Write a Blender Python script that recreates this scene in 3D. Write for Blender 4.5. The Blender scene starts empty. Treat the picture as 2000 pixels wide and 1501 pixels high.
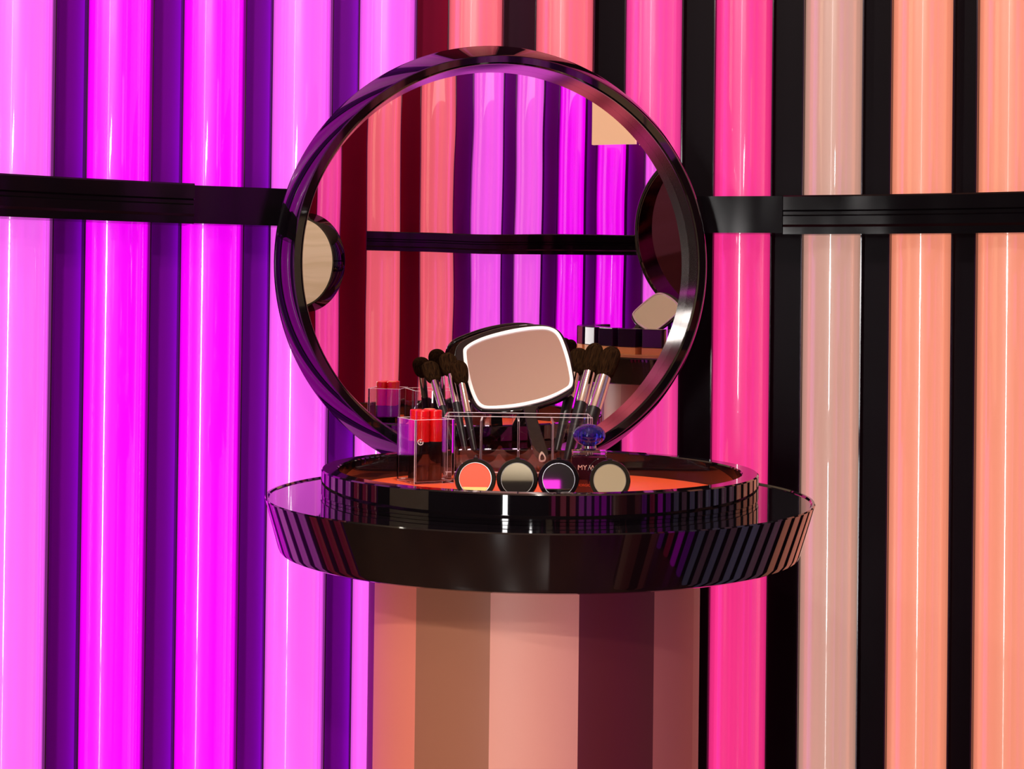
import bpy, bmesh, math, random
from mathutils import Vector, Matrix
random.seed(7)
C = bpy.context.scene.collection
sc = bpy.context.scene
R = math.radians

# ------------------------------------------------------------------ camera
F = 3000.0; CX = 1000.0; CY = 572.0; EYE = Vector((0, 0, 1.181))
cam = bpy.data.cameras.new('camera'); co = bpy.data.objects.new('camera', cam); C.objects.link(co)
CAMROT = Matrix.Rotation(R(90.55), 3, 'X') @ Matrix.Rotation(R(.69), 3, 'Z')
co.matrix_world = Matrix.Translation(EYE) @ CAMROT.to_4x4()
cam.sensor_fit = 'HORIZONTAL'; cam.sensor_width = 36; cam.lens = F / 2000 * 36
cam.shift_x = 0; cam.shift_y = -(750.5 - CY) / 2000
cam.clip_start = .02; cam.clip_end = 60
sc.camera = co

# ------------------------------------------------------------------ view, world, light
sc.view_settings.view_transform = 'Standard'; sc.view_settings.look = 'None'
sc.view_settings.exposure = 0.0; sc.view_settings.gamma = 1.0; sc.view_settings.use_curve_mapping = False
sc.cycles.max_bounces = 14; sc.cycles.transmission_bounces = 14; sc.cycles.glossy_bounces = 6
sc.cycles.transparent_max_bounces = 12; sc.cycles.sample_clamp_indirect = 6
w = bpy.data.worlds.new('world'); sc.world = w; w.use_nodes = True
w.node_tree.nodes['Background'].inputs[0].default_value = (.30, .24, .26, 1)
w.node_tree.nodes['Background'].inputs[1].default_value = .04

def lamp(name, kind, loc, energy, col, size=.05, target=None, angle=60, size_y=None, blend=.6):
    l = bpy.data.lights.new(name, kind); l.energy = energy; l.color = col
    if kind == 'AREA':
        l.size = size
        if size_y: l.shape = 'RECTANGLE'; l.size_y = size_y
    else: l.shadow_soft_size = size
    if kind == 'SPOT': l.spot_size = R(angle); l.spot_blend = blend
    o = bpy.data.objects.new(name, l); C.objects.link(o); o.location = loc
    if target is not None:
        o.rotation_euler = (Vector(target) - Vector(loc)).to_track_quat('-Z', 'Y').to_euler()
    return o
# booth downlight over the counter, shop ceiling spots behind the viewer, and added area fills without any fixture
lamp('booth_downlight', 'SPOT', (.02, 1.18, 2.62), 85, (1, .90, .80), .03, (.03, 1.5, 1.0), 34)
lamp('shop_spot', 'SPOT', (-.75, -1.6, 2.62), 75, (1, .90, .84), .04, (.1, 1.5, .8), 60)
lamp('shop_spot', 'SPOT', (.25, -2.3, 2.62), 75, (1, .90, .84), .04, (.1, 1.5, .8), 60)
lamp('shop_spot', 'SPOT', (-2.0, -.9, 2.62), 55, (1, .92, .86), .04, (.2, 1.5, .8), 60)
lamp('ceiling_fill', 'AREA', (-.3, -2.6, 1.7), 14, (1, .80, .62), 3.2, (-.3, -2.6, 2.7), size_y=2.6)  # unseen fill added to brighten the shop ceiling
lamp('booth_ceiling_fill', 'AREA', (.1, .9, 1.95), 7.0, (1, .82, .66), 1.2, (.1, .6, 2.7), size_y=1.2)  # unseen fill added to brighten the ceiling over the booth
lamp('partition_fill', 'AREA', (-1.6, .4, 2.5), 16, (1, .92, .78), .5, (-2.6, .4, 1.2), size_y=.8)  # unseen fill added to brighten the cream partition

# ------------------------------------------------------------------ picture measurements -> real places
def ray(px, py):
    return (CAMROT @ Vector(((px - CX) / F, -(py - CY) / F, -1.0))).normalized()
def P(px, py, d):                      # the point seen at a pixel, d metres in front of the lens
    r = ray(px, py); return EYE + r * (d / r.y)
def PP(px, py, p0, n):                 # where the line of sight meets a plane
    r = ray(px, py); return EYE + r * ((Vector(p0) - EYE).dot(n) / r.dot(n))

# ------------------------------------------------------------------ materials
def srgb(r, g, b):
    f = lambda c: (c / 255 / 12.92) if c / 255 <= .04045 else ((c / 255 + .055) / 1.055) ** 2.4
    return (f(r), f(g), f(b), 1)
def mat(name, base=(.8, .8, .8, 1), rough=.5, metal=0, emit=None, es=0, trans=0, ior=1.5, coat=0, spec=.5):
    m = bpy.data.materials.new(name); m.use_nodes = True
    b = m.node_tree.nodes['Principled BSDF']
    b.inputs['Base Color'].default_value = base if len(base) == 4 else (*base, 1)
    b.inputs['Roughness'].default_value = rough; b.inputs['Metallic'].default_value = metal
    b.inputs['Transmission Weight'].default_value = trans; b.inputs['IOR'].default_value = ior
    b.inputs['Coat Weight'].default_value = coat; b.inputs['Coat Roughness'].default_value = .02
    b.inputs['Specular IOR Level'].default_value = spec
    if emit: b.inputs['Emission Color'].default_value = emit; b.inputs['Emission Strength'].default_value = es
    return m
def noisy(m, scale, lo, hi, inp='Base Color', stretch=(1, 1, 1), detail=4):
    nt = m.node_tree; b = nt.nodes['Principled BSDF']
    tc = nt.nodes.new('ShaderNodeTexCoord'); mp = nt.nodes.new('ShaderNodeMapping'); nz = nt.nodes.new('ShaderNodeTexNoise')
    cr = nt.nodes.new('ShaderNodeValToRGB'); mp.inputs['Scale'].default_value = stretch
    nz.inputs['Scale'].default_value = scale; nz.inputs['Detail'].default_value = detail
    cr.color_ramp.elements[0].position = .35; cr.color_ramp.elements[1].position = .65
    cr.color_ramp.elements[0].color = lo; cr.color_ramp.elements[1].color = hi
    nt.links.new(tc.outputs['Object'], mp.inputs[0]); nt.links.new(mp.outputs[0], nz.inputs['Vector'])
    nt.links.new(nz.outputs[0], cr.inputs[0]); nt.links.new(cr.outputs[0], b.inputs[inp]); return m
def bumpy(m, scale, strength, dist, stretch=(1, 1, 1)):
    nt = m.node_tree; b = nt.nodes['Principled BSDF']
    tc = nt.nodes.new('ShaderNodeTexCoord'); mp = nt.nodes.new('ShaderNodeMapping'); nz = nt.nodes.new('ShaderNodeTexNoise')
    bp = nt.nodes.new('ShaderNodeBump'); mp.inputs['Scale'].default_value = stretch
    nz.inputs['Scale'].default_value = scale; nz.inputs['Detail'].default_value = 1
    bp.inputs['Strength'].default_value = strength; bp.inputs['Distance'].default_value = dist
    nt.links.new(tc.outputs['Object'], mp.inputs[0]); nt.links.new(mp.outputs[0], nz.inputs['Vector'])
    nt.links.new(nz.outputs[0], bp.inputs['Height']); nt.links.new(bp.outputs[0], b.inputs['Normal']); return m

M_black = mat('black_lacquer', (.004, .003, .004), .03, coat=0, ior=1.6)
M_rim = mat('black_lacquer_rim', (.004, .003, .004), .05, ior=1.45)
M_mirror = bumpy(mat('mirror_glass', (.93, .90, .90), 0.0, 1.0), 5, .5, .00035, (1, 1, .35))
M_handglass = mat('hand_mirror_glass', (.88, .86, .84), .02, 1.0)
M_chrome = mat('chrome', (.9, .9, .9), .08, 1.0)
M_rail = bumpy(mat('rail_lacquer', (.004, .003, .004), .14, ior=1.36), 11, 1.0, .006, (1, 1, .4))
M_band = mat('satin_metal_band', (.36, .33, .30), .12, 1.0)
M_silver = mat('silver_ring', (.55, .52, .52), .15, 1.0)
M_gold = mat('gold_metal', (.9, .6, .25), .2, 1.0)
M_white = mat('pearl_white', (.95, .90, .87), .35)
M_orange = mat('orange_inlay', srgb(250, 96, 52), .30)
M_acryl = mat('clear_acrylic', (1, .985, .99), .0, trans=1, ior=1.49)
M_edge = mat('polished_acrylic_edge', (.95, .84, .90), .25, trans=.35, ior=1.49)
M_red = mat('red_cap', srgb(226, 8, 10), .28, coat=.3)
M_lipblack = mat('black_lipstick_base', (.006, .004, .005), .12)
M_peach = mat('peach_sticker', srgb(255, 140, 100), .4)
M_handle = mat('brush_handle_black', (.007, .006, .006), .4, spec=.3)
M_hair = noisy(mat('brush_hair', (.02, .01, .006), 1, spec=.0), 900, (.006, .003, .002, 1), (.030, .014, .006, 1), stretch=(1, 1, .05))
M_coral = mat('coral_reflection', srgb(255, 104, 74), .6)
M_cobalt = mat('cobalt_glass', (.02, .03, .45), .0, trans=.85, ior=1.5)
M_perfume = mat('dark_amber_glass', (.035, .006, .012), .04, coat=1)
M_letter = mat('letter_gold', srgb(240, 200, 180), .4)
M_letter2 = mat('letter_copper', srgb(230, 90, 50), .4)
M_floor = noisy(mat('shop_floor', (.35, .26, .2), .25), 3, srgb(128, 92, 66), srgb(146, 106, 78))
M_ceil = mat('shop_ceiling', (.78, .66, .44), .8)
M_dark = mat('dark_wall', (.02, .012, .016), .6)
M_cream = noisy(mat('cream_boards', srgb(235, 215, 180), .6), 4, srgb(225, 205, 168), srgb(240, 222, 190), stretch=(.3, .3, 9))
M_led = mat('violet_led', (.3, .1, .9), .4, emit=(.60, .0, .9, 1), es=2.2)

# ------------------------------------------------------------------ mesh helpers
def obj(name, bm, m, parent=None, smooth=True, bevel=0, seg=2, sub=0):
    me = bpy.data.meshes.new(name); bmesh.ops.recalc_face_normals(bm, faces=bm.faces[:]); bm.to_mesh(me); bm.free()
    for x in (m if isinstance(m, (list, tuple)) else [m]): me.materials.append(x)
    o = bpy.data.objects.new(name, me); C.objects.link(o)
    if smooth:
        me.polygons.foreach_set('use_smooth', [True] * len(me.polygons))
        try: me.set_sharp_from_angle(angle=R(38))
        except Exception: pass
    if bevel:
        md = o.modifiers.new('bevel', 'BEVEL'); md.width = bevel; md.segments = seg; md.limit_method = 'ANGLE'; md.angle_limit = R(35)
        md.harden_normals = False
    if sub:
        md = o.modifiers.new('sub', 'SUBSURF'); md.levels = sub; md.render_levels = sub
    if parent: o.parent = parent
    return o
def thing(name, label, cat, loc=(0, 0, 0), rot=(0, 0, 0), group=None):
    o = bpy.data.objects.new(name, None); o.empty_display_size = .05; C.objects.link(o)
    o.location = loc; o.rotation_euler = rot; return tag(o, label, cat, group)
def tag(o, label, cat, group=None):
    o['label'] = label; o['category'] = cat
    if group: o['group'] = group
    return o
def struct(o): o['kind'] = 'structure'; return o
def copy_tree(o, parent=None):
    c = o.copy(); C.objects.link(c); c.parent = parent
    for ch in list(o.children): copy_tree(ch, c)
    return c
def lathe(prof, n=128, bm=None, mi=None, a0=0, a1=2 * math.pi):
    """closed revolve of a (r, z) profile round Z"""
    bm = bm or bmesh.new(); rings = []
    for r, z in prof:
        if r < 1e-6: rings.append([bm.verts.new((0, 0, z))])
        else: rings.append([bm.verts.new((r * math.cos(2 * math.pi * k / n), r * math.sin(2 * math.pi * k / n), z)) for k in range(n)])
    for a, b in zip(rings, rings[1:]):
        for k in range(n):
            j = (k + 1) % n
            va = [a[0]] if len(a) == 1 else [a[k], a[j]]; vb = [b[0]] if len(b) == 1 else [b[j], b[k]]
            if len(va) + len(vb) >= 3:
                f = bm.faces.new(va + vb)
                if mi: f.material_index = mi(2 * math.pi * (k + .5) / n, (a, b))
    return bm
def add_box(bm, x0, x1, y0, y1, z0, z1, mtx=None):
    v = [bm.verts.new((x, y, z)) for x in (x0, x1) for y in (y0, y1) for z in (z0, z1)]
    if mtx is not None:
        for q in v: q.co = mtx @ q.co
    for f in ((0, 1, 3, 2), (4, 6, 7, 5), (0, 4, 5, 1), (2, 3, 7, 6), (0, 2, 6, 4), (1, 5, 7, 3)): bm.faces.new([v[i] for i in f])
    return bm
def prism(pts, z0, z1, bm=None):
    """closed outline in local XY, pushed from z0 to z1"""
    bm = bm or bmesh.new()
    a = [bm.verts.new((x, y, z0)) for x, y in pts]; b = [bm.verts.new((x, y, z1)) for x, y in pts]
    n = len(pts)
    for k in range(n): bm.faces.new((a[k], a[(k + 1) % n], b[(k + 1) % n], b[k]))
    bm.faces.new(a[::-1]); bm.faces.new(b); return bm
def ringprism(outer, inner, z0, z1):
    bm = bmesh.new(); n = len(outer)
    L = [[bm.verts.new((x, y, z)) for x, y in o] for o, z in ((outer, z0), (outer, z1), (inner, z1), (inner, z0))]
    for a, b in zip(L, L[1:] + L[:1]):
        for k in range(n): bm.faces.new((a[k], a[(k + 1) % n], b[(k + 1) % n], b[k]))
    return bm
def smooth_loop(pts, per=6):
    """Catmull-Rom through a closed loop"""
    n = len(pts); out = []
    for i in range(n):
        p0, p1, p2, p3 = (Vector(pts[(i + k - 1) % n]) for k in range(4))
        for s in range(per):
            t = s / per
            out.append(tuple(.5 * ((2 * p1) + (p2 - p0) * t + (2 * p0 - 5 * p1 + 4 * p2 - p3) * t * t + (3 * p1 - p0 - 3 * p2 + p3) * t ** 3)))
    return out
def arcbar(bm, prof, a0, a1, n=24):
    """profile of (radius, z) swept round the booth centre from angle a0 to a1"""
    rows = []
    for k in range(n + 1):
        a = a0 + (a1 - a0) * k / n
        rows.append([bm.verts.new((BC[0] + r * math.cos(a), BC[1] + r * math.sin(a), z)) for r, z in prof])
    m = len(prof)
    for p, q in zip(rows, rows[1:]):
        for k in range(m): bm.faces.new((p[k], p[(k + 1) % m], q[(k + 1) % m], q[k]))
    bm.faces.new(rows[0][::-1]); bm.faces.new(rows[-1]); return bm
def text_mesh(name, s, size, depth, m, mtx, parent):
    cu = bpy.data.curves.new(name, 'FONT'); cu.body = s; cu.size = size; cu.extrude = depth
    cu.align_x = 'CENTER'; cu.align_y = 'CENTER'
    o = bpy.data.objects.new(name, cu); C.objects.link(o)
    dg = bpy.context.evaluated_depsgraph_get(); me = bpy.data.meshes.new_from_object(o.evaluated_get(dg))
    bpy.data.objects.remove(o); me.materials.clear(); me.materials.append(m); me.transform(mtx)
    r = bpy.data.objects.new(name, me); C.objects.link(r); r.parent = parent; return r

# ------------------------------------------------------------------ the round booth
BC = (.06, .87); RW = 1.18; TOP = 2.3                     # centre and radius of the booth, height of its wall
MN = Vector((.158, -.98733, -.010)).normalized()          # the way the big round mirror faces
MC = Vector((-.0154, 1.8435, 1.181 + .0518))              # centre of its glass
def hit(o, d, rad):
    q = (o.x - BC[0], o.y - BC[1]); a = d.x ** 2 + d.y ** 2; b = 2 * (q[0] * d.x + q[1] * d.y); c = q[0] ** 2 + q[1] ** 2 - rad ** 2
    t = (-b + math.sqrt(b * b - 4 * a * c)) / 2 / a; p = o + d * t
    return p, math.atan2(p.y - BC[1], p.x - BC[0])
def reflect_ray(px, py):                                  # line of sight after the big mirror
    r = ray(px, py); t = (MC - EYE).dot(MN) / r.dot(MN); p = EYE + r * t
    return p, r - 2 * r.dot(MN) * MN
def RP(px, py, off):                                      # place seen in the mirror, off metres inside the wall
    p, d = reflect_ray(px, py); return hit(p, d, RW - off)

def tube_mat(name, col, es, base, top=None):
    m = mat(name, tuple(c * .5 for c in base), .33, emit=col, es=es, ior=1.7, coat=.6); m.node_tree.nodes['Principled BSDF'].inputs['Coat Roughness'].default_value = .04; m.node_tree.nodes['Principled BSDF'].inputs['Coat IOR'].default_value = 1.9; m.node_tree.nodes['Principled BSDF'].inputs['Coat Weight'].default_value = 1
    return m
tubes = []   # (angle, half width, material key)
front = [(-25, 94), (162, 286), (350, 468), (525, 639), (695, 803), (870, 974), (1041, 1152), (1217, 1326), (1393, 1503), (1568, 1680), (1740, 1858), (1909, 2025)]
def ang_front(px): return hit(EYE, ray(px, 600), RW)[1]
for i, (a, b) in enumerate(front):
    A, B = ang_front(a), ang_front(b); tubes.append([(A + B) / 2, abs(A - B) / 2, ('front', i)])
seen = [(616, 662), (715, 780), (820, 885), (920, 978), (1005, 1058), (1090, 1140), (1165, 1220), (1258, 1308), (1340, 1393)]
for i, (a, b) in enumerate(seen):
    A, B = RP(a, 560, 0)[1], RP(b, 560, 0)[1]; tubes.append([(A + B) / 2, abs(A - B) / 2, ('seen', i)])
step = tubes[1][0] - tubes[2][0]; hw = .031
k = 1
while tubes[0][0] + k * step < R(153): tubes.append([tubes[0][0] + k * step, hw, ('left', k - 1)]); k += 1
a_hi, a_lo = tubes[11][0], tubes[20][0]; nfill = round((a_hi - a_lo) / step) - 1
for k in range(nfill): tubes.append([a_hi + (a_lo - a_hi) * (k + 1) / (nfill + 1), hw, ('right', k)])
A_END0, A_END1 = tubes[12][0] - R(3.4), max(t[0] for t in tubes) + R(3)

COL = {  # tube look: emitted light (linear), its strength, body colour
 'rose_violet': ((1, .13, 1, 1), .86, (.9, .22, .70)), 'magenta': ((.95, .0, 1, 1), .95, (.75, .0, .75)),
 'orchid': ((1, .11, 1, 1), .86, (.9, .20, .70)), 'coral': ((1, .14, .20, 1), .80, (.9, .25, .25)),
 'hot_pink': ((1, .055, .36, 1), .80, (.9, .12, .35)), 'pink': ((1, .03, .26, 1), .80, (.9, .12, .35)),
 'beige': ((.66, .36, .27, 1), .75, (.65, .45, .36)), 'peach': ((.95, .30, .17, 1), .80, (.9, .45, .32)),
 'mauve': ((.30, .14, .22, 1), .7, (.4, .25, .3)), 'slate': ((.22, .20, .36, 1), .8, (.3, .3, .42)),
 'violet': ((.35, .01, .55, 1), .8, (.4, .05, .5)), 'crimson': ((.55, .01, .08, 1), .8, (.6, .03, .08))}
TM = {k: tube_mat('tube_' + k, c, s, b) for k, (c, s, b) in COL.items()}
FR = ['rose_violet', 'magenta', 'magenta', 'orchid', 'orchid', 'coral', 'coral', 'hot_pink', 'pink', 'beige', 'peach', 'peach']
SN = ['hot_pink', 'coral', 'coral', 'orchid', 'orchid', 'magenta', 'magenta', 'orchid', 'violet']
LF = ['orchid', 'orchid', 'crimson', 'crimson', 'crimson', 'crimson', 'mauve', 'mauve', 'crimson', 'mauve']
RT = ['peach', 'peach', 'mauve', 'mauve', 'slate', 'slate', 'mauve', 'slate', 'mauve', 'slate', 'violet', 'magenta', 'crimson', 'violet']
FL = ['rose and violet glowing wall tube cut by the photo\'s left edge',
      'magenta glowing half-round wall tube, second from the photo\'s left edge',
      'magenta glowing half-round wall tube, nearest magenta one to the round mirror\'s left',
      'orchid pink glowing wall tube passing behind the left rim of the round mirror',
      'orchid pink glowing wall tube rising behind the mirror\'s upper left, beside a wine red gap',
      'coral glowing wall tube rising behind the mirror top, left one of the two coral tubes',
      'coral glowing wall tube above the mirror top, right one of the two coral tubes',
      'hot pink glowing wall tube passing behind the right rim of the round mirror',
      'deep pink glowing wall tube just right of the round mirror',
      'beige glowing wall tube between the deep pink and the peach tubes',
      'peach glowing wall tube, left one of the two peach tubes at right',
      'peach glowing wall tube cut by the photo\'s right edge']
def make_tube(a, h, key):
    hwid = RW * math.sin(h); bul = hwid * .85; bm = bmesh.new(); n = 28
    pr = [(-bul * math.sin(math.pi * k / n), -hwid * math.cos(math.pi * k / n)) for k in range(n + 1)]
    lo = [bm.verts.new((x, y, .0)) for x, y in pr]; up = [bm.verts.new((x, y, TOP)) for x, y in pr]
    for k in range(n + 1): j = (k + 1) % (n + 1); bm.faces.new((lo[k], lo[j], up[j], up[k]))
    bm.faces.new(lo); bm.faces.new(up[::-1])
    kind, i = key; name = {'front': FR, 'seen': SN, 'left': LF, 'right': RT}[kind][i % 14 if kind == 'right' else i % 10 if kind == 'left' else i]
    o = obj('wall_tube', bm, TM[name])
    o.location = (BC[0] + RW * math.cos(a), BC[1] + RW * math.sin(a), 0); o.rotation_euler = (0, 0, a)
    cname = name.replace('_', ' ')
    lab = FL[i] if kind == 'front' else {
        'seen': ['hot pink wall tube in the reflection, behind the small round mirror at left',
                 'coral wall tube in the reflection, first one right of the small round mirror',
                 'coral wall tube in the reflection, left neighbour of the first orchid tube',
                 'orchid wall tube in the reflection, directly right of the coral ones',
                 'orchid wall tube in the reflection, above the hand mirror and left of the magenta tubes',
                 'magenta wall tube in the reflection, left one of the two, running full height',
                 'magenta wall tube in the reflection, hanging cream panel covering its top',
                 'orchid wall tube in the reflection, ending at the reflected round mirror at right',
                 'violet wall tube behind the second station\'s round mirror'][i % 9],
        'left': cname + ' wall tube on the booth side left of the photo', 'right': cname + ' wall tube on the booth side right of the photo'}[kind]
    tag(o, lab, 'wall tube', 'glowing half-round tubes round the booth wall' if kind in ('front', 'seen') else 'tubes beside the view, seen only as reflections, ' + cname)
    # fine lips along both edges
    for s in (-1, 1):
        bm = add_box(bmesh.new(), -.012, .004, s * (hwid + .0012) - .0008, s * (hwid + .0012) + .0008, 0, TOP)
        obj('edge_lip', bm, M_lip, o, smooth=False)
    return o
M_lip = mat('dark_lip', (.03, .01, .03), .12)
for t in tubes: make_tube(*t)

# booth wall behind the tubes: recessed glossy panels whose colour changes from gap to gap
GAP = {'purple': mat('gap_purple', (.22, .0, .36), .45, spec=.1), 'wine': mat('gap_wine', (.22, .0, .03), .4, spec=.05),
       'plum': mat('gap_plum', (.035, .002, .018), .4, spec=.1), 'black': mat('gap_black', (.005, .001, .004), .35, spec=.06)}
def gapmat(a):
    f = lambda i: tubes[i][0]
    if a > f(4): return 0
    if a > f(5): return 1
    if a > f(6): return 2
    if a > f(13) and a > R(-20): return 3
    if a > tubes[14][0]: return 0
    return 1
bm = bmesh.new(); N = 330; rows = []
for k in range(N + 1):
    a = A_END0 + (A_END1 - A_END0) * k / N
    rows.append([bm.verts.new((BC[0] + r * math.cos(a), BC[1] + r * math.sin(a), z)) for r, z in ((1.196, 0), (1.196, TOP), (1.24, TOP), (1.24, 0))])
for k, (p, q) in enumerate(zip(rows, rows[1:])):
    a = A_END0 + (A_END1 - A_END0) * (k + .5) / N
    for j in range(4):
        f = bm.faces.new((p[j], p[(j + 1) % 4], q[(j + 1) % 4], q[j])); f.material_index = gapmat(a) if j == 0 else 3
bm.faces.new(rows[0][::-1]); bm.faces.new(rows[-1])
struct(obj('wall_back', bm, list(GAP.values())))
# violet LED strips tucked beside the tubes of the purple gaps
LEDL = ['violet LED strip at the right edge of the purple gap beside the photo\'s leftmost tube', 'violet LED strip in the purple gap between the two magenta tubes',
        'violet LED strip in the purple gap right of the second magenta tube', 'violet LED strip in the purple gap behind the mirror\'s left rim']
for i in range(1, 5):
    a = tubes[i][0] + tubes[i][1] - .0005
    bm = add_box(bmesh.new(), -.001, .005, -.0045, -.0005, .0, TOP)
    o = obj('led_strip', bm, M_led, smooth=False); o.location = (BC[0] + 1.188 * math.cos(a), BC[1] + 1.188 * math.sin(a), 0); o.rotation_euler = (0, 0, a)
    tag(o, LEDL[i - 1], 'LED strip', 'violet LED strips in the gaps')

# ------------------------------------------------------------------ shop round the booth
def plane(name, m, x0, x1, y0, y1, z0, z1): return struct(obj(name, add_box(bmesh.new(), x0, x1, y0, y1, z0, z1), m, smooth=False))
plane('floor', M_floor, -3.3, 3.3, -5.2, 2.9, -.05, 0)
plane('ceiling', M_ceil, -3.3, 3.3, -5.2, 2.9, 2.7, 2.75)
plane('wall_left', M_dark, -3.35, -3.3, -5.2, 2.9, 0, 2.7)
o = obj('board_partition', add_box(bmesh.new(), -2.65, -2.6, -.25, 1.0, 0, 2.4), M_cream, smooth=False)
tag(o, 'cream partition of horizontal boards left of the booth, showing in the small round mirror', 'partition')
plane('wall_right', M_dark, 3.3, 3.35, -5.2, 2.9, 0, 2.7)
plane('wall_rear', M_dark, -3.3, 3.3, -5.25, -5.2, 0, 2.7)
plane('wall_front', M_dark, -3.3, 3.3, 2.9, 2.95, 0, 2.7)
# glowing light column standing behind the viewer (source of the bright lines on the tubes)
t = thing('light_column', 'tall white light panel on a foot standing in the shop, seen as bright lines on the tubes', 'lamp', (-.9, -1.5, 0), (0, 0, R(-24)))
M_lamp = mat('lamp_white', (1, 1, 1), .5, emit=(1, .95, .93, 1), es=28)
M_lamp2 = mat('lamp_head', (1, 1, 1), .5, emit=(1, .97, .96, 1), es=45)
M_lamp3 = mat('lamp_soft', (1, 1, 1), .5, emit=(1, .94, .93, 1), es=2.5)
obj('base', lathe([(0, 0), (.2, 0), (.2, .015), (.02, .02), (0, .02)], 48), M_black, t)
obj('lit_face', add_box(bmesh.new(), -.06, .06, -.02, .02, .03, 1.5), M_lamp, t, smooth=False)
obj('upper_face', add_box(bmesh.new(), -.06, .06, -.02, .02, 1.502, 2.4), M_lamp3, t, smooth=False)
hd = obj('lamp_head', lathe([(0, -.01), (.14, -.01), (.14, .01), (0, .01)], 48), M_lamp2, t); hd.location = (0, .035, 1.29); hd.rotation_euler = (R(90), 0, 0); hd.scale = (.8, 1, 1)
bl = None
for x, z, lab in ((-.55, 2.02, 'round white wall lamp high on the shop\'s rear wall, left one'), (-.15, 2.12, 'round white wall lamp high on the shop\'s rear wall, right one')):
    if bl is None:
        bl = q = thing('round_lamp', lab, 'lamp', group='round lamps on the rear wall')
        obj('housing', lathe([(0, 0), (.12, 0), (.12, .03), (0, .03)], 40), M_black, q); obj('diffuser', lathe([(0, .031), (.1, .031), (.1, .05), (0, .06)], 40), M_lamp2, q)
    else: q = copy_tree(bl); q['label'] = lab
    q.location = (x, -5.19, z); q.rotation_euler = (R(-90), 0, 0)

M_added_strip = mat('magenta_added_strip', (.8, .05, .7), .4, emit=(1, .03, .85, 1), es=.9)  # invented glow on the rear wall, added to reflect in one compact
o = obj('added_glow_strip', add_box(bmesh.new(), -.75, -.43, -5.199, -5.17, 1.62, 1.675), M_added_strip, smooth=False)
tag(o, 'magenta light strip on the shop\'s rear wall, seen in the third compact', 'light strip')

# ------------------------------------------------------------------ rails
ZR = 1.181 + .1216
def rail_profile(ri, ro, zc, h, groove=True):
    z0, z1 = zc - h / 2, zc + h / 2
    if not groove: return [(ro, z0), (ro, z1), (ri, z1), (ri, z0)]
    g = .003
    return [(ro, z0), (ro, z1), (ri + .002, z1), (ri, z1 - .002), (ri, zc + h * .12), (ri + g, zc + h * .08), (ri + g, zc + .0),
            (ri, zc - .002), (ri, z0 + .012), (ri + g, z0 + .009), (ri + g, z0)]
aL = ang_front(345); aR = ang_front(1537)
o = obj('display_rail', arcbar(bmesh.new(), rail_profile(1.085, 1.14, ZR, .049), aL, A_END1, 60), M_rail)
tag(o, 'black lacquered grooved wall rail left of the round mirror', 'rail')
o = obj('display_rail', arcbar(bmesh.new(), rail_profile(1.103, 1.14, ZR, .049), RP(715, 480, 0)[1], aR, 240), M_rail)
tag(o, 'black lacquered grooved wall rail right of the round mirror', 'rail')

# ------------------------------------------------------------------ round mirrors (axis = local Z, facing +Z)
def drum_frame(Rf=.2463, Rb=.2676, w=.0105, rec=.037, dep=.073):
    b = .0016
    return [(Rf - w, -rec - .002), (Rf - w, -b), (Rf - w + b, 0), (Rf - b, 0), (Rf, -b), (Rb - .0015, -dep + .004), (Rb, -dep + .001), (Rb - .002, -dep), (.02, -dep), (0, -dep), ]
def make_mirror(label):
    t = thing('wall_mirror', label, 'mirror')
    prof = drum_frame(); bm = lathe(prof + [], 192)
    # close inside behind the glass
    obj('frame', lathe([(0, -.040)] + prof, 192), M_black, t)
    obj('inner_band', lathe([(.2357, -.0368), (.2357, -.0022), (.2350, -.0022), (.2350, -.0368), (.2357, -.0368)], 160), M_band, t)
    obj('glass', lathe([(0, -.037), (.2352, -.037), (.2352, -.0385), (0, -.0385)], 128), M_mirror, t, smooth=False)
    bm.free(); return t
def face(o, centre, n, scale=1):
    q = n.to_track_quat('Z', 'Y'); o.rotation_mode = 'QUATERNION'; o.rotation_quaternion = q; o.location = centre; o.scale = (scale,) * 3
m1 = make_mirror('large round mirror in a thick black lacquered frame above the counter')
MH = Vector((.158, -.98733, 0)).normalized()
face(m1, MC + MN * .037, MN)
m2 = copy_tree(m1); m2['label'] = 'round black-framed mirror of the second station, dark disc at the right of the reflection'
m3 = copy_tree(m1); m3['label'] = 'small round mirror showing cream boards at the left edge of the reflection'
for x in (m1, m2, m3): x['group'] = 'round wall mirrors'
p, a = RP(1394, 470, .14); face(m2, p, Vector((-math.cos(a - .1), -math.sin(a - .1), -.22)).normalized(), .88)
for ch in m2.children:
    if ch.name.startswith('glass'):
        ch.data = ch.data.copy(); ch.data.materials[0] = mat('smoked_mirror_glass', (.16, .05, .11), .03, 1.0); ch['label'] = 'smoked dark glass'  # dark reflection put into the glass colour
p, a = RP(578, 512, .10); face(m3, Vector((p.x, p.y, p.z)), Vector((-.72, .69, 0)), .47)
# support arms of the big mirror, ending where the grooved rails start
def arm(a0, a1):
    o = obj('support_arm', arcbar(bmesh.new(), rail_profile(1.100, 1.138, ZR, .0465, False), a0, a1, 1), M_rail, smooth=False)
    o.parent = m1; bpy.context.view_layer.update(); o.matrix_parent_inverse = m1.matrix_world.inverted(); return o
arm(ang_front(600), aL - .0005); arm(aR + .0005, ang_front(1360))

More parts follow.
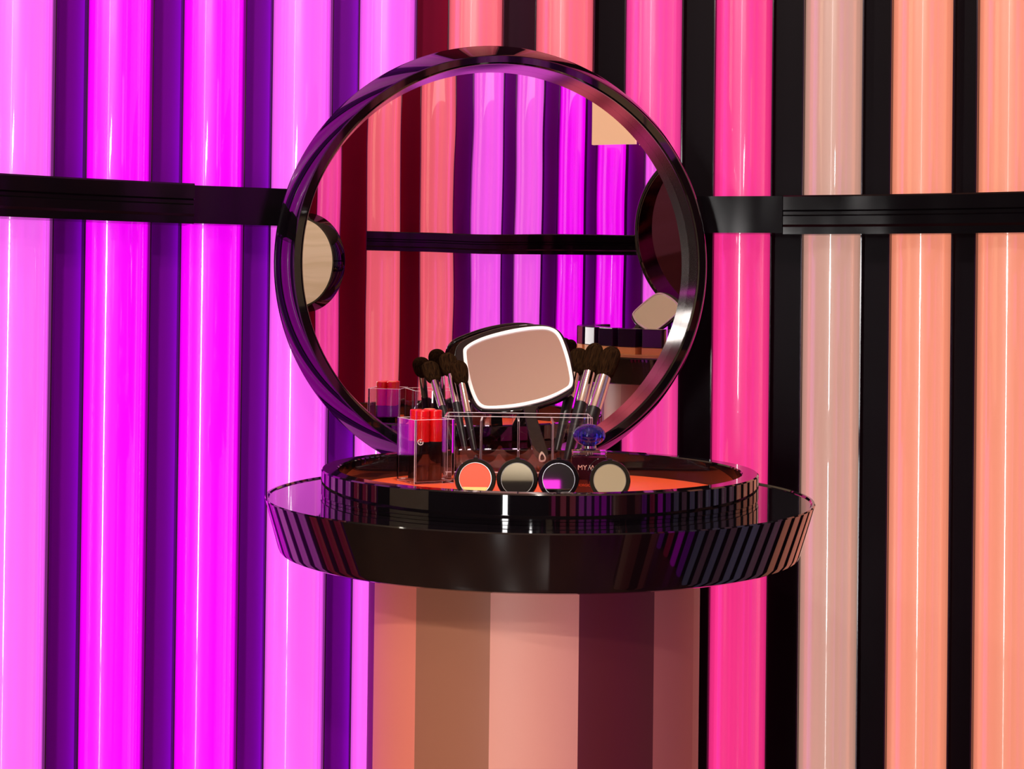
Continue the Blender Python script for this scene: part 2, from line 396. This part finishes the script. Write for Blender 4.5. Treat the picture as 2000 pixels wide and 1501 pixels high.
# ------------------------------------------------------------------ counter
CC = Vector((.0288, 1.5, 0)); ZT = 1.0
cnt = thing('makeup_counter', 'round black lacquered counter on a striped pedestal below the big mirror', 'counter', CC)
pr = [(0, ZT - .0015), (.2600, ZT - .0015), (.2615, ZT), (.2636, ZT), (.2643, ZT - .0012), (.2515, .953), (.2500, .9495), (.2465, .948), (.1, .948), (0, .948)]
obj('bowl', lathe(pr, 256), M_black, cnt)
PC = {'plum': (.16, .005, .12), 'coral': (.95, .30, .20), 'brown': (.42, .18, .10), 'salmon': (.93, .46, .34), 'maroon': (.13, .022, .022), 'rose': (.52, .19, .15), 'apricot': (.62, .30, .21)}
names = list(PC); pm = [mat('pedestal_' + k, v, .42) for k, v in PC.items()]
cxp = 1043.0; rp = 321.0
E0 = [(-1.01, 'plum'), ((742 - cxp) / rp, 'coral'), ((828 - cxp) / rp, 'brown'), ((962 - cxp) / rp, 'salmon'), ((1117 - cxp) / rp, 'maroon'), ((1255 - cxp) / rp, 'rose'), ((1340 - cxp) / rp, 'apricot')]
edges = [(math.asin(max(-1, e)), n) for e, n in E0]          # angle from the axis that faces the lens
rest = ['maroon', 'rose', 'plum', 'salmon', 'maroon', 'rose', 'brown']
for i, nme in enumerate(rest): edges.append((math.pi / 2 + math.pi * (i + .12) / 7, nme))
bm = bmesh.new(); angs = []
for i, (e, nme) in enumerate(edges):
    e2 = edges[i + 1][0] if i + 1 < len(edges) else math.pi * 1.5
    kk = max(1, int(math.degrees(e2 - e) / 2.5))
    for j in range(kk): angs.append((e + (e2 - e) * j / kk, names.index(nme)))
RPED = .1605
lo = [bm.verts.new((RPED * math.sin(a), -RPED * math.cos(a), 0)) for a, _ in angs]; up = [bm.verts.new((RPED * math.sin(a), -RPED * math.cos(a), .9475)) for a, _ in angs]
for k in range(len(angs)):
    j = (k + 1) % len(angs); f = bm.faces.new((lo[k], lo[j], up[j], up[k])); f.material_index = angs[k][1]
bm.faces.new(lo[::-1]); bm.faces.new(up)
ped = obj('pedestal', bm, pm, cnt); ped.location = (P(1043, 1160, 1.5).x - CC.x, 0, 0)
# tray: a low black ring with an orange floor
tray = thing('display_tray', 'round black lacquered tray with orange floor on the counter', 'tray', CC + Vector((0, 0, ZT - .0013)))
pr = [(.1950, .0025), (.1950, .0252), (.1962, .0264), (.2100, .0264), (.2113, .0252), (.2113, .0034), (.2107, .0028), (.2107, .0), (.1950, .0)]
obj('rim', lathe(pr + [pr[0]], 256), M_black, tray)
obj('inlay', lathe([(0, .0005), (.1948, .0005), (.1948, .0024), (0, .0024)], 128), M_orange, tray, smooth=False)
ZF = ZT - .0013 + .0026                                  # level things in the tray stand on

# ------------------------------------------------------------------ things in the tray
UP = Vector((0, 0, 1))
def open_box(name, lx, ly, h, th, m, parent, dividers=(), dh=1.0):
    """clear box without a lid, outer size lx x ly x h, one mesh"""
    bm = bmesh.new()
    o = [(-lx / 2, -ly / 2), (lx / 2, -ly / 2), (lx / 2, ly / 2), (-lx / 2, ly / 2)]
    i = [(x - math.copysign(th, x), y - math.copysign(th, y)) for x, y in o]
    V = {k: [bm.verts.new((x, y, z)) for x, y in q] for k, q, z in (('ob', o, 0), ('ot', o, h), ('it', i, h), ('ib', i, th))}
    for a, b in (('ob', 'ot'), ('ot', 'it'), ('it', 'ib')):
        for k in range(4): j = (k + 1) % 4; bm.faces.new((V[a][k], V[a][j], V[b][j], V[b][k]))
    bm.faces.new(V['ob'][::-1]); bm.faces.new(V['ib'])
    bx = obj(name, bm, m, parent, smooth=False)
    for x in dividers:
        obj('divider', add_box(bmesh.new(), x - th / 2, x + th / 2, -ly / 2 + th + .0003, ly / 2 - th - .0003, th + .0003, h * dh), m, parent, smooth=False)
    
    for q in [bx] + [c for c in (parent.children if parent else []) if c.name.startswith('divider')]:
        q.data.materials.append(M_edge); md = q.modifiers.new('bevel', 'BEVEL'); md.width = .00045; md.material = 1
    return bx
# lipstick box
L = .0447; ph = R(27.7)
corner = PP(809, 947, (0, 0, ZF), UP); corner = P(809, 947, 1.551)
u = Vector((math.cos(ph), math.sin(ph), 0)); v = Vector((-math.sin(ph), math.cos(ph), 0))
bc = Vector((corner.x, 1.551, ZF)) + (u + v) * L / 2
bx = thing('acrylic_box', 'clear square acrylic box full of red-capped lipsticks at the tray\'s left', 'box', bc, (0, 0, ph))
open_box('shell', L, L, .0655, .0022, M_acryl, bx)
r = .0070
lip_labels = ['red-capped lipstick with a round silver emblem, front left of the four in the box', 'red-capped lipstick, front right of the four in the acrylic box',
              'red-capped lipstick, back left of the four in the acrylic box', 'red-capped lipstick with a peach sticker on its top, back right in the acrylic box']
first = None
spots = [(-1, -1), (1, -1), (-1, 1), (1, 1)]
for q, (sx, sy) in enumerate(spots):
    pos = bc + u * sx * (r + .0002) + v * sy * (r + .0002) + Vector((0, 0, .0024))
    if first is None:
        first = t = thing('lipstick', '', 'lipstick', pos, group='red-capped lipsticks in the acrylic box')
        obj('base', lathe([(0, 0), (r - .0004, 0), (r, .0005), (r, .0395), (0, .0395)], 40), M_lipblack, t)
        obj('cap', lathe([(0, .0396), (r, .0396), (r, .0645), (r - .0003, .0648), (r - .0003, .0651), (r, .0654), (r, .0708), (r - .0008, .0716), (0, .0716)], 40), M_red, t)
        t['label'] = lip_labels[0]
    else:
        t = copy_tree(first); t.location = pos; t['label'] = lip_labels[q]
    if q == 3: obj('sticker', lathe([(0, .0717), (.0055, .0717), (.0055, .0720), (0, .0720)], 32), M_peach, t)
tgt = first
# silver emblem: an open ring with a bar, on the cap joint of the front lipstick
bm = bmesh.new(); n = 26; rr = .0027; wv = .0005
for k in range(n):
    if k in (0, 1, 25): continue
    a0, a1 = 2 * math.pi * k / n + .5, 2 * math.pi * (k + 1) / n + .5
    vs = [(rad * math.cos(a), y, rad * math.sin(a)) for a in (a0, a1) for rad in (rr - wv, rr + wv) for y in (-.0002, .0002)]
    V = [bm.verts.new(q) for q in vs]
    for f in ((0, 2, 6, 4), (1, 5, 7, 3), (0, 4, 5, 1), (2, 3, 7, 6)): bm.faces.new([V[i] for i in f])
add_box(bm, 0, rr, -.0002, .0002, -.0004, .0003); add_box(bm, -.0008, .0002, -.0002, .0002, -.0011, .0011)
em = obj('emblem', bm, M_white, tgt, smooth=False); em.location = (-.0016, -r - .0003, .0396)
em.rotation_euler = (0, 0, -.15); em['label'] = 'round silver emblem'

# organiser
xl = P(868, 813, 1.60).x; xr = P(1158, 813, 1.60).x
org = thing('acrylic_organizer', 'wide clear acrylic organizer in front of the brushes and the hand mirror', 'organizer', ((xl + xr) / 2, 1.630, ZF))
ox = (xl + xr) / 2
open_box('shell', xr - xl, .060, .0665, .0022, M_acryl, org, [P(px, 820, 1.605).x - ox for px in (940, 1013, 1080)], .93)

# brushes
def brush(label, tip, end, d_tip, d_end, bl, bw, fl, fw, hw_):
    a = P(*tip, d_tip); b = P(*end, d_end); ax = (a - b); Ln = ax.length; q = ax.to_track_quat('Z', 'Y')
    t = thing('makeup_brush', label, 'brush', b, group='makeup brushes behind the organizer'); t.rotation_mode = 'QUATERNION'; t.rotation_quaternion = q
    hb = Ln - bl - fl
    obj('handle', lathe([(0, 0), (.0018, .0003), (.0028, .003), (hw_ * .62, hb * .25), (hw_ * .95, hb * .75), (hw_, hb - .002), (hw_, hb), (0, hb)], 28), M_handle, t)
    obj('ferrule', lathe([(0, hb + .0001), (hw_ * .98, hb + .0001), (hw_ * 1.02, hb + .003), (fw, hb + fl * .6), (fw * .96, hb + fl), (0, hb + fl)], 32), M_chrome, t)
    z0 = hb + fl - .001; pr = [(0, z0), (fw * .9, z0)]
    for f_, s_ in ((.12, .62), (.3, .80), (.5, .95), (.66, 1), (.8, .93), (.9, .74), (.96, .50), (.99, .25), (1, 0)):
        pr.append((max(0, (fw * .9 + (bw - fw * .9) * min(1, s_ * 1.0 if f_ < .66 else 1)) * (1 if f_ <= .66 else s_)), z0 + bl * f_))
    bt = obj('bristles', lathe(pr, 40), M_hair, t, sub=1); bt.scale = (1, .72, 1)
    return t
brush('makeup brush with long silver ferrule, leaning furthest left behind the organizer', (837, 706), (902, 922), 1.785, 1.669, .033, .0112, .040, .0048, .0044)
brush('upright makeup brush with brown tip and bright silver ferrule in the left bunch', (872, 689), (917, 922), 1.785, 1.672, .034, .0110, .042, .0042, .0044)
brush('makeup brush touching the hand mirror\'s left edge', (893, 703), (935, 922), 1.755, 1.674, .033, .0108, .038, .0040, .0042)
brush('olive-dark makeup brush close to the hand mirror\'s right edge', (1133, 680), (1078, 922), 1.800, 1.688, .040, .0125, .034, .0064, .0060)
brush('plump makeup brush with wide silver ferrule, second from right', (1165, 669), (1101, 922), 1.772, 1.674, .043, .0112, .042, .0074, .0072)
brush('plump makeup brush with wide silver ferrule, furthest right behind the organizer', (1198, 676), (1122, 922), 1.748, 1.662, .043, .0124, .042, .0084, .0080)

# hand mirror
HN = Vector((-.13, -math.cos(R(40)), math.sin(R(40)))).normalized(); HP = P(1058, 906, 1.673)
hq = HN.to_track_quat('Z', 'Y'); hm = thing('hand_mirror', 'black hand mirror with rounded square head leaning back behind the organizer', 'mirror', HP)
hm.rotation_mode = 'QUATERNION'; hm.rotation_quaternion = hq
inv = (Matrix.Translation(HP) @ hq.to_matrix().to_4x4()).inverted()
def hl(pts): return [tuple((inv @ PP(x, y, HP, HN)).xy) for x, y in pts]
OUT = [(887, 693), (896, 668), (930, 651), (972, 638), (1021, 631), (1063, 632), (1087, 640), (1101, 655), (1112, 683), (1119, 718), (1122, 746), (1117, 763), (1098, 777), (1070, 788), (1028, 799), (986, 804), (944, 802), (927, 794), (914, 774), (901, 739), (892, 716)]
BOR = [(905, 694), (910, 677), (944, 659), (1000, 644), (1049, 638), (1078, 641), (1095, 655), (1109, 690), (1118, 729), (1119, 749), (1110, 761), (1070, 781), (1014, 795), (958, 799), (936, 794), (923, 774), (912, 739)]
cxh = sum(p[0] for p in BOR) / len(BOR); cyh = sum(p[1] for p in BOR) / len(BOR)
def inset(pts, k):
    out = []
    for x, y in pts:
        dx, dy = x - cxh, y - cyh; l = math.hypot(dx, dy); out.append((cxh + dx * (l - k) / l, cyh + dy * (l - k) / l))
    return out
so, sb, sg = smooth_loop(hl(OUT)), smooth_loop(hl(BOR)), smooth_loop(hl(inset(BOR, 7)))
obj('back_shell', prism(so, -.007, -.0008), M_black, hm, bevel=.0022, seg=3)
obj('face_trim', ringprism(sb, sg, -.0008, .0016), M_white, hm, bevel=.0005)
obj('glass', prism(sg, -.0008, .0004), M_handglass, hm, smooth=False)
HD = [(1024, 796), (1023, 806), (1028, 830), (1036, 865), (1044, 895), (1050, 909), (1059, 913), (1068, 908), (1073, 896), (1070, 880), (1060, 850), (1050, 820), (1047, 804), (1052, 796), (1040, 793)]
obj('handle', prism(smooth_loop(hl(HD), 4), -.0062, .0022), M_black, hm, bevel=.0018, seg=3)
HO = [(1059, 884), (1063, 888), (1067, 897), (1065, 903), (1058, 905), (1053, 902), (1053, 893), (1056, 886)]
hin = [(x * .55 + 1060 * .45, y * .55 + 896 * .45) for x, y in HO]
ob = obj('handle_ring', ringprism(smooth_loop(hl(HO), 4), smooth_loop(hl(hin), 4), .0022, .0032), M_chrome, hm, bevel=.0002)

# perfume bottle
pb = P(1150, 912, 1.475); pz = lambda y: P(1150, y, 1.475).z - ZF
bt = thing('perfume_bottle', 'dark square perfume bottle with cobalt blue pebble cap behind the rightmost compact', 'bottle', (pb.x, 1.475, ZF))
hwid = 34 / 3000 * 1.475; top = pz(886)
obj('body', add_box(bmesh.new(), -hwid, hwid, -.010, .010, 0, top), M_perfume, bt, smooth=False, bevel=.0025, seg=3)
obj('shoulder_plate', add_box(bmesh.new(), -hwid, hwid, -.0098, .0098, top + .0002, top + .0034), M_acryl, bt, smooth=False, bevel=.001)
obj('neck', lathe([(0, top + .0036), (.0085, top + .0036), (.0092, top + .0045), (.0085, top + .0054), (.0070, top + .0058), (.0070, top + .0080), (0, top + .0080)], 40), M_silver, bt)
zc = pz(849); rz = 21.5 / 3000 * 1.475
prc = [(0, zc - rz)] + [(.0156 * math.sin(math.pi * k / 36), zc - rz * math.cos(math.pi * k / 36)) for k in range(1, 36)] + [(0, zc + rz)]
obj('cap', lathe(prc, 48), M_cobalt, bt)
cap_stem = obj('cap_stem', lathe([(0, zc - rz * .8), (.0026, zc - rz * .8), (.0020, zc - .003), (.0030, zc - .002), (.0020, zc), (.0030, zc + .002), (.0018, zc + .006), (0, zc + rz * .85)], 20), M_gold, bt)
text_mesh('lettering', 'MY WAY', .0066, .00012, M_letter, Matrix.Translation((.0018, -.0102, pz(911))) @ Matrix.Rotation(R(90), 4, 'X'), bt)
text_mesh('small_lettering', 'GIORGIO ARMANI', .0034, .00010, M_letter2, Matrix.Translation((0.0015, -.0102, pz(945))) @ Matrix.Rotation(R(90), 4, 'X'), bt)

# compacts
def compact(px, label, tilt, yaw, kind):
    d = 1.432; r = 40.5 / 3000 * d; c = P(px, 937, d)
    t = thing('powder_compact', label, 'compact', (c.x, d, ZF), (0, 0, yaw), group='round black compacts standing in the tray')
    h = Matrix.Rotation(R(90 - tilt), 4, 'X')           # disc facing -Y, leaning back
    up = Vector((0, math.sin(R(tilt)), math.cos(R(tilt)))) * r
    def put(name, bm, m, **kw):
        o = obj(name, bm, m, t, **kw); o.matrix_local = Matrix.Translation(up + Vector((0, 0, .001))) @ h; return o
    put('case', lathe([(0, -.0075), (r * .9, -.0075), (r, -.006), (r, -.0012), (r * .965, 0), (r * .81, 0), (r * .79, -.0008), (0, -.0008)], 72), M_rim)
    put('silver_ring', lathe([(r * .765, -.0006), (r * .765, .0002), (r * .79, .0002), (r * .79, -.0006), (r * .765, -.0006)], 72), M_silver)
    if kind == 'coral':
        put('coral_reflection_disc', lathe([(0, -.0006), (r * .76, -.0006), (r * .76, -.0002), (0, -.0002)], 64), M_coral)  # reflected tray floor put into the disc as coral colour
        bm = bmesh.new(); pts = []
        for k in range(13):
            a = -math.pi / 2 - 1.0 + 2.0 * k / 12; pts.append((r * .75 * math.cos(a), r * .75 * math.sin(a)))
        prism(pts, -.0001, .0003, bm); put('rim_reflection_segment', bm, mat('rim_reflection_gold', (.42, .27, .09), .3, .8), smooth=False)  # reflected tray rim put in as a gold-coloured piece
    else: put('glass', lathe([(0, -.0006), (r * .76, -.0006), (r * .76, -.0002), (0, -.0002)], 64), M_handglass, smooth=False)
    cl = put('clasp', add_box(bmesh.new(), -.0022, .0022, r - .0008, r + .0012, -.0058, -.0016), M_rim, smooth=False, bevel=.0004)
    return t
compact(928, 'round black compact with a coral reflection painted on its face, leftmost of four', 14, 0, 'coral')
compact(1010, 'round black compact whose glass shows half grey half black, second of four', 10.3, R(-2), 'mirror')
compact(1091, 'round black compact with dark glass showing a magenta patch, third of four', 6, R(-3), 'mirror')
compact(1191, 'round black compact with tan glass in front of the perfume bottle, rightmost of four', 14, R(-4), 'mirror')

# ------------------------------------------------------------------ second station, seen in the mirror
p, a = RP(1318, 705, .38)
s2 = copy_tree(cnt); s2['label'] = 'dark round counter of the second station at the lower right of the reflection'
s2.location = (p.x, p.y, 0); s2.rotation_euler = (0, 0, a + R(205)); s2.scale = (1, 1, 1.058); Z2 = ZT * 1.058
cnt['group'] = s2['group'] = 'round makeup counters'
M_wood = mat('honey_wood', srgb(232, 180, 110), .35)
st = thing('tester_stand', 'curved honey coloured riser on the second station\'s counter, in the reflection', 'stand', (p.x, p.y, Z2 + .0002))
pc = Vector((p.x, p.y, 0)); n_box = 11
inward = math.atan2(BC[1] - p.y, BC[0] - p.x)
# riser: arc strip
def arcstrip(r0, r1, z0, z1, a0, a1, n=30):
    bm = bmesh.new(); rows = []
    for k in range(n + 1):
        aa = a0 + (a1 - a0) * k / n; rows.append([bm.verts.new((rr_ * math.cos(aa), rr_ * math.sin(aa), zz)) for rr_, zz in ((r0, z0), (r0, z1), (r1, z1), (r1, z0))])
    for q1, q2 in zip(rows, rows[1:]):
        for j in range(4): bm.faces.new((q1[j], q1[(j + 1) % 4], q2[(j + 1) % 4], q2[j]))
    bm.faces.new(rows[0][::-1]); bm.faces.new(rows[-1]); return bm
obj('riser', arcstrip(.15, .235, 0, .006, inward - 1.5, inward + 1.5), M_wood, st)
M_purpleblack = mat('tester_black', (.02, .006, .03), .15)
tf = None
for k in range(n_box):
    aa = inward - 1.30 + 2.6 * k / (n_box - 1)
    if tf is None:
        tf = t = thing('tester_box', 'dark square tester box with gold base on the second station, in the reflection', 'tester', group='tester boxes on the second station')
        obj('body', add_box(bmesh.new(), -.0205, .0205, -.020, .020, .014, .052), M_purpleblack, t, smooth=False, bevel=.0015)
        obj('base', add_box(bmesh.new(), -.0205, .0205, -.020, .020, 0, .0138), M_wood, t, smooth=False)
    else: t = copy_tree(tf)
    t.location = (p.x + .192 * math.cos(aa), p.y + .192 * math.sin(aa), Z2 + .0064); t.rotation_euler = (0, 0, aa + math.pi / 2)
# hand mirror copy standing there
h2 = copy_tree(hm); h2['label'] = 'pale hand mirror standing on the second station, in the reflection at right'
q = Vector((BC[0] - p.x, BC[1] - p.y, 0)).normalized()
rz_ = math.atan2(q.y, q.x) + math.pi / 2
h2.rotation_quaternion = Matrix.Rotation(rz_, 3, 'Z').to_quaternion() @ hq
hpos, _ = RP(1205, 648, .36); h2.rotation_quaternion = Matrix.Rotation(rz_, 3, 'Z').to_quaternion() @ hq @ Matrix.Rotation(R(14), 3, 'Z').to_quaternion(); h2.scale = (.85,) * 3
h2.location = (hpos.x, hpos.y, Z2 + .010)
hm['group'] = h2['group'] = 'hand mirrors'
t = thing('lipstick', 'red lipstick standing far right on the second station, in the reflection', 'lipstick', (0, 0, 0))
rp_, _ = RP(1338, 640, .33)
t.location = (rp_.x, rp_.y, Z2 + .0002)
obj('base', lathe([(0, 0), (.010, 0), (.010, .05), (0, .05)], 24), M_lipblack, t); obj('cap', lathe([(0, .0502), (.010, .0502), (.010, .115), (0, .115)], 24), M_red, t)
# hanging cream light panels
M_panel = mat('cream_panel', srgb(225, 190, 150), .5, emit=srgb(218, 178, 135), es=.9)
for (x0, x1, lab) in ((1157, 1241, 'cream glowing panel hanging in front of the tubes, larger left one, in the reflection'), (1249, 1330, 'cream glowing panel beside the larger one, clipped by the mirror rim, in the reflection')):
    A, B = RP(x0, 284, .07), RP(x1, 279, .07); T_, _ = RP(x0, 100, .07)
    z1, z0 = T_.z, A[0].z; dx = B[0] - A[0]; dx.z = 0
    o = obj('hanging_screen', add_box(bmesh.new(), 0, dx.length, -.006, .006, 0, z1 - z0), M_panel, smooth=False, bevel=.001)
    o.location = (A[0].x, A[0].y, z0); o.rotation_euler = (0, 0, math.atan2(dx.y, dx.x)); tag(o, lab, 'lit screen', 'hanging cream panels')
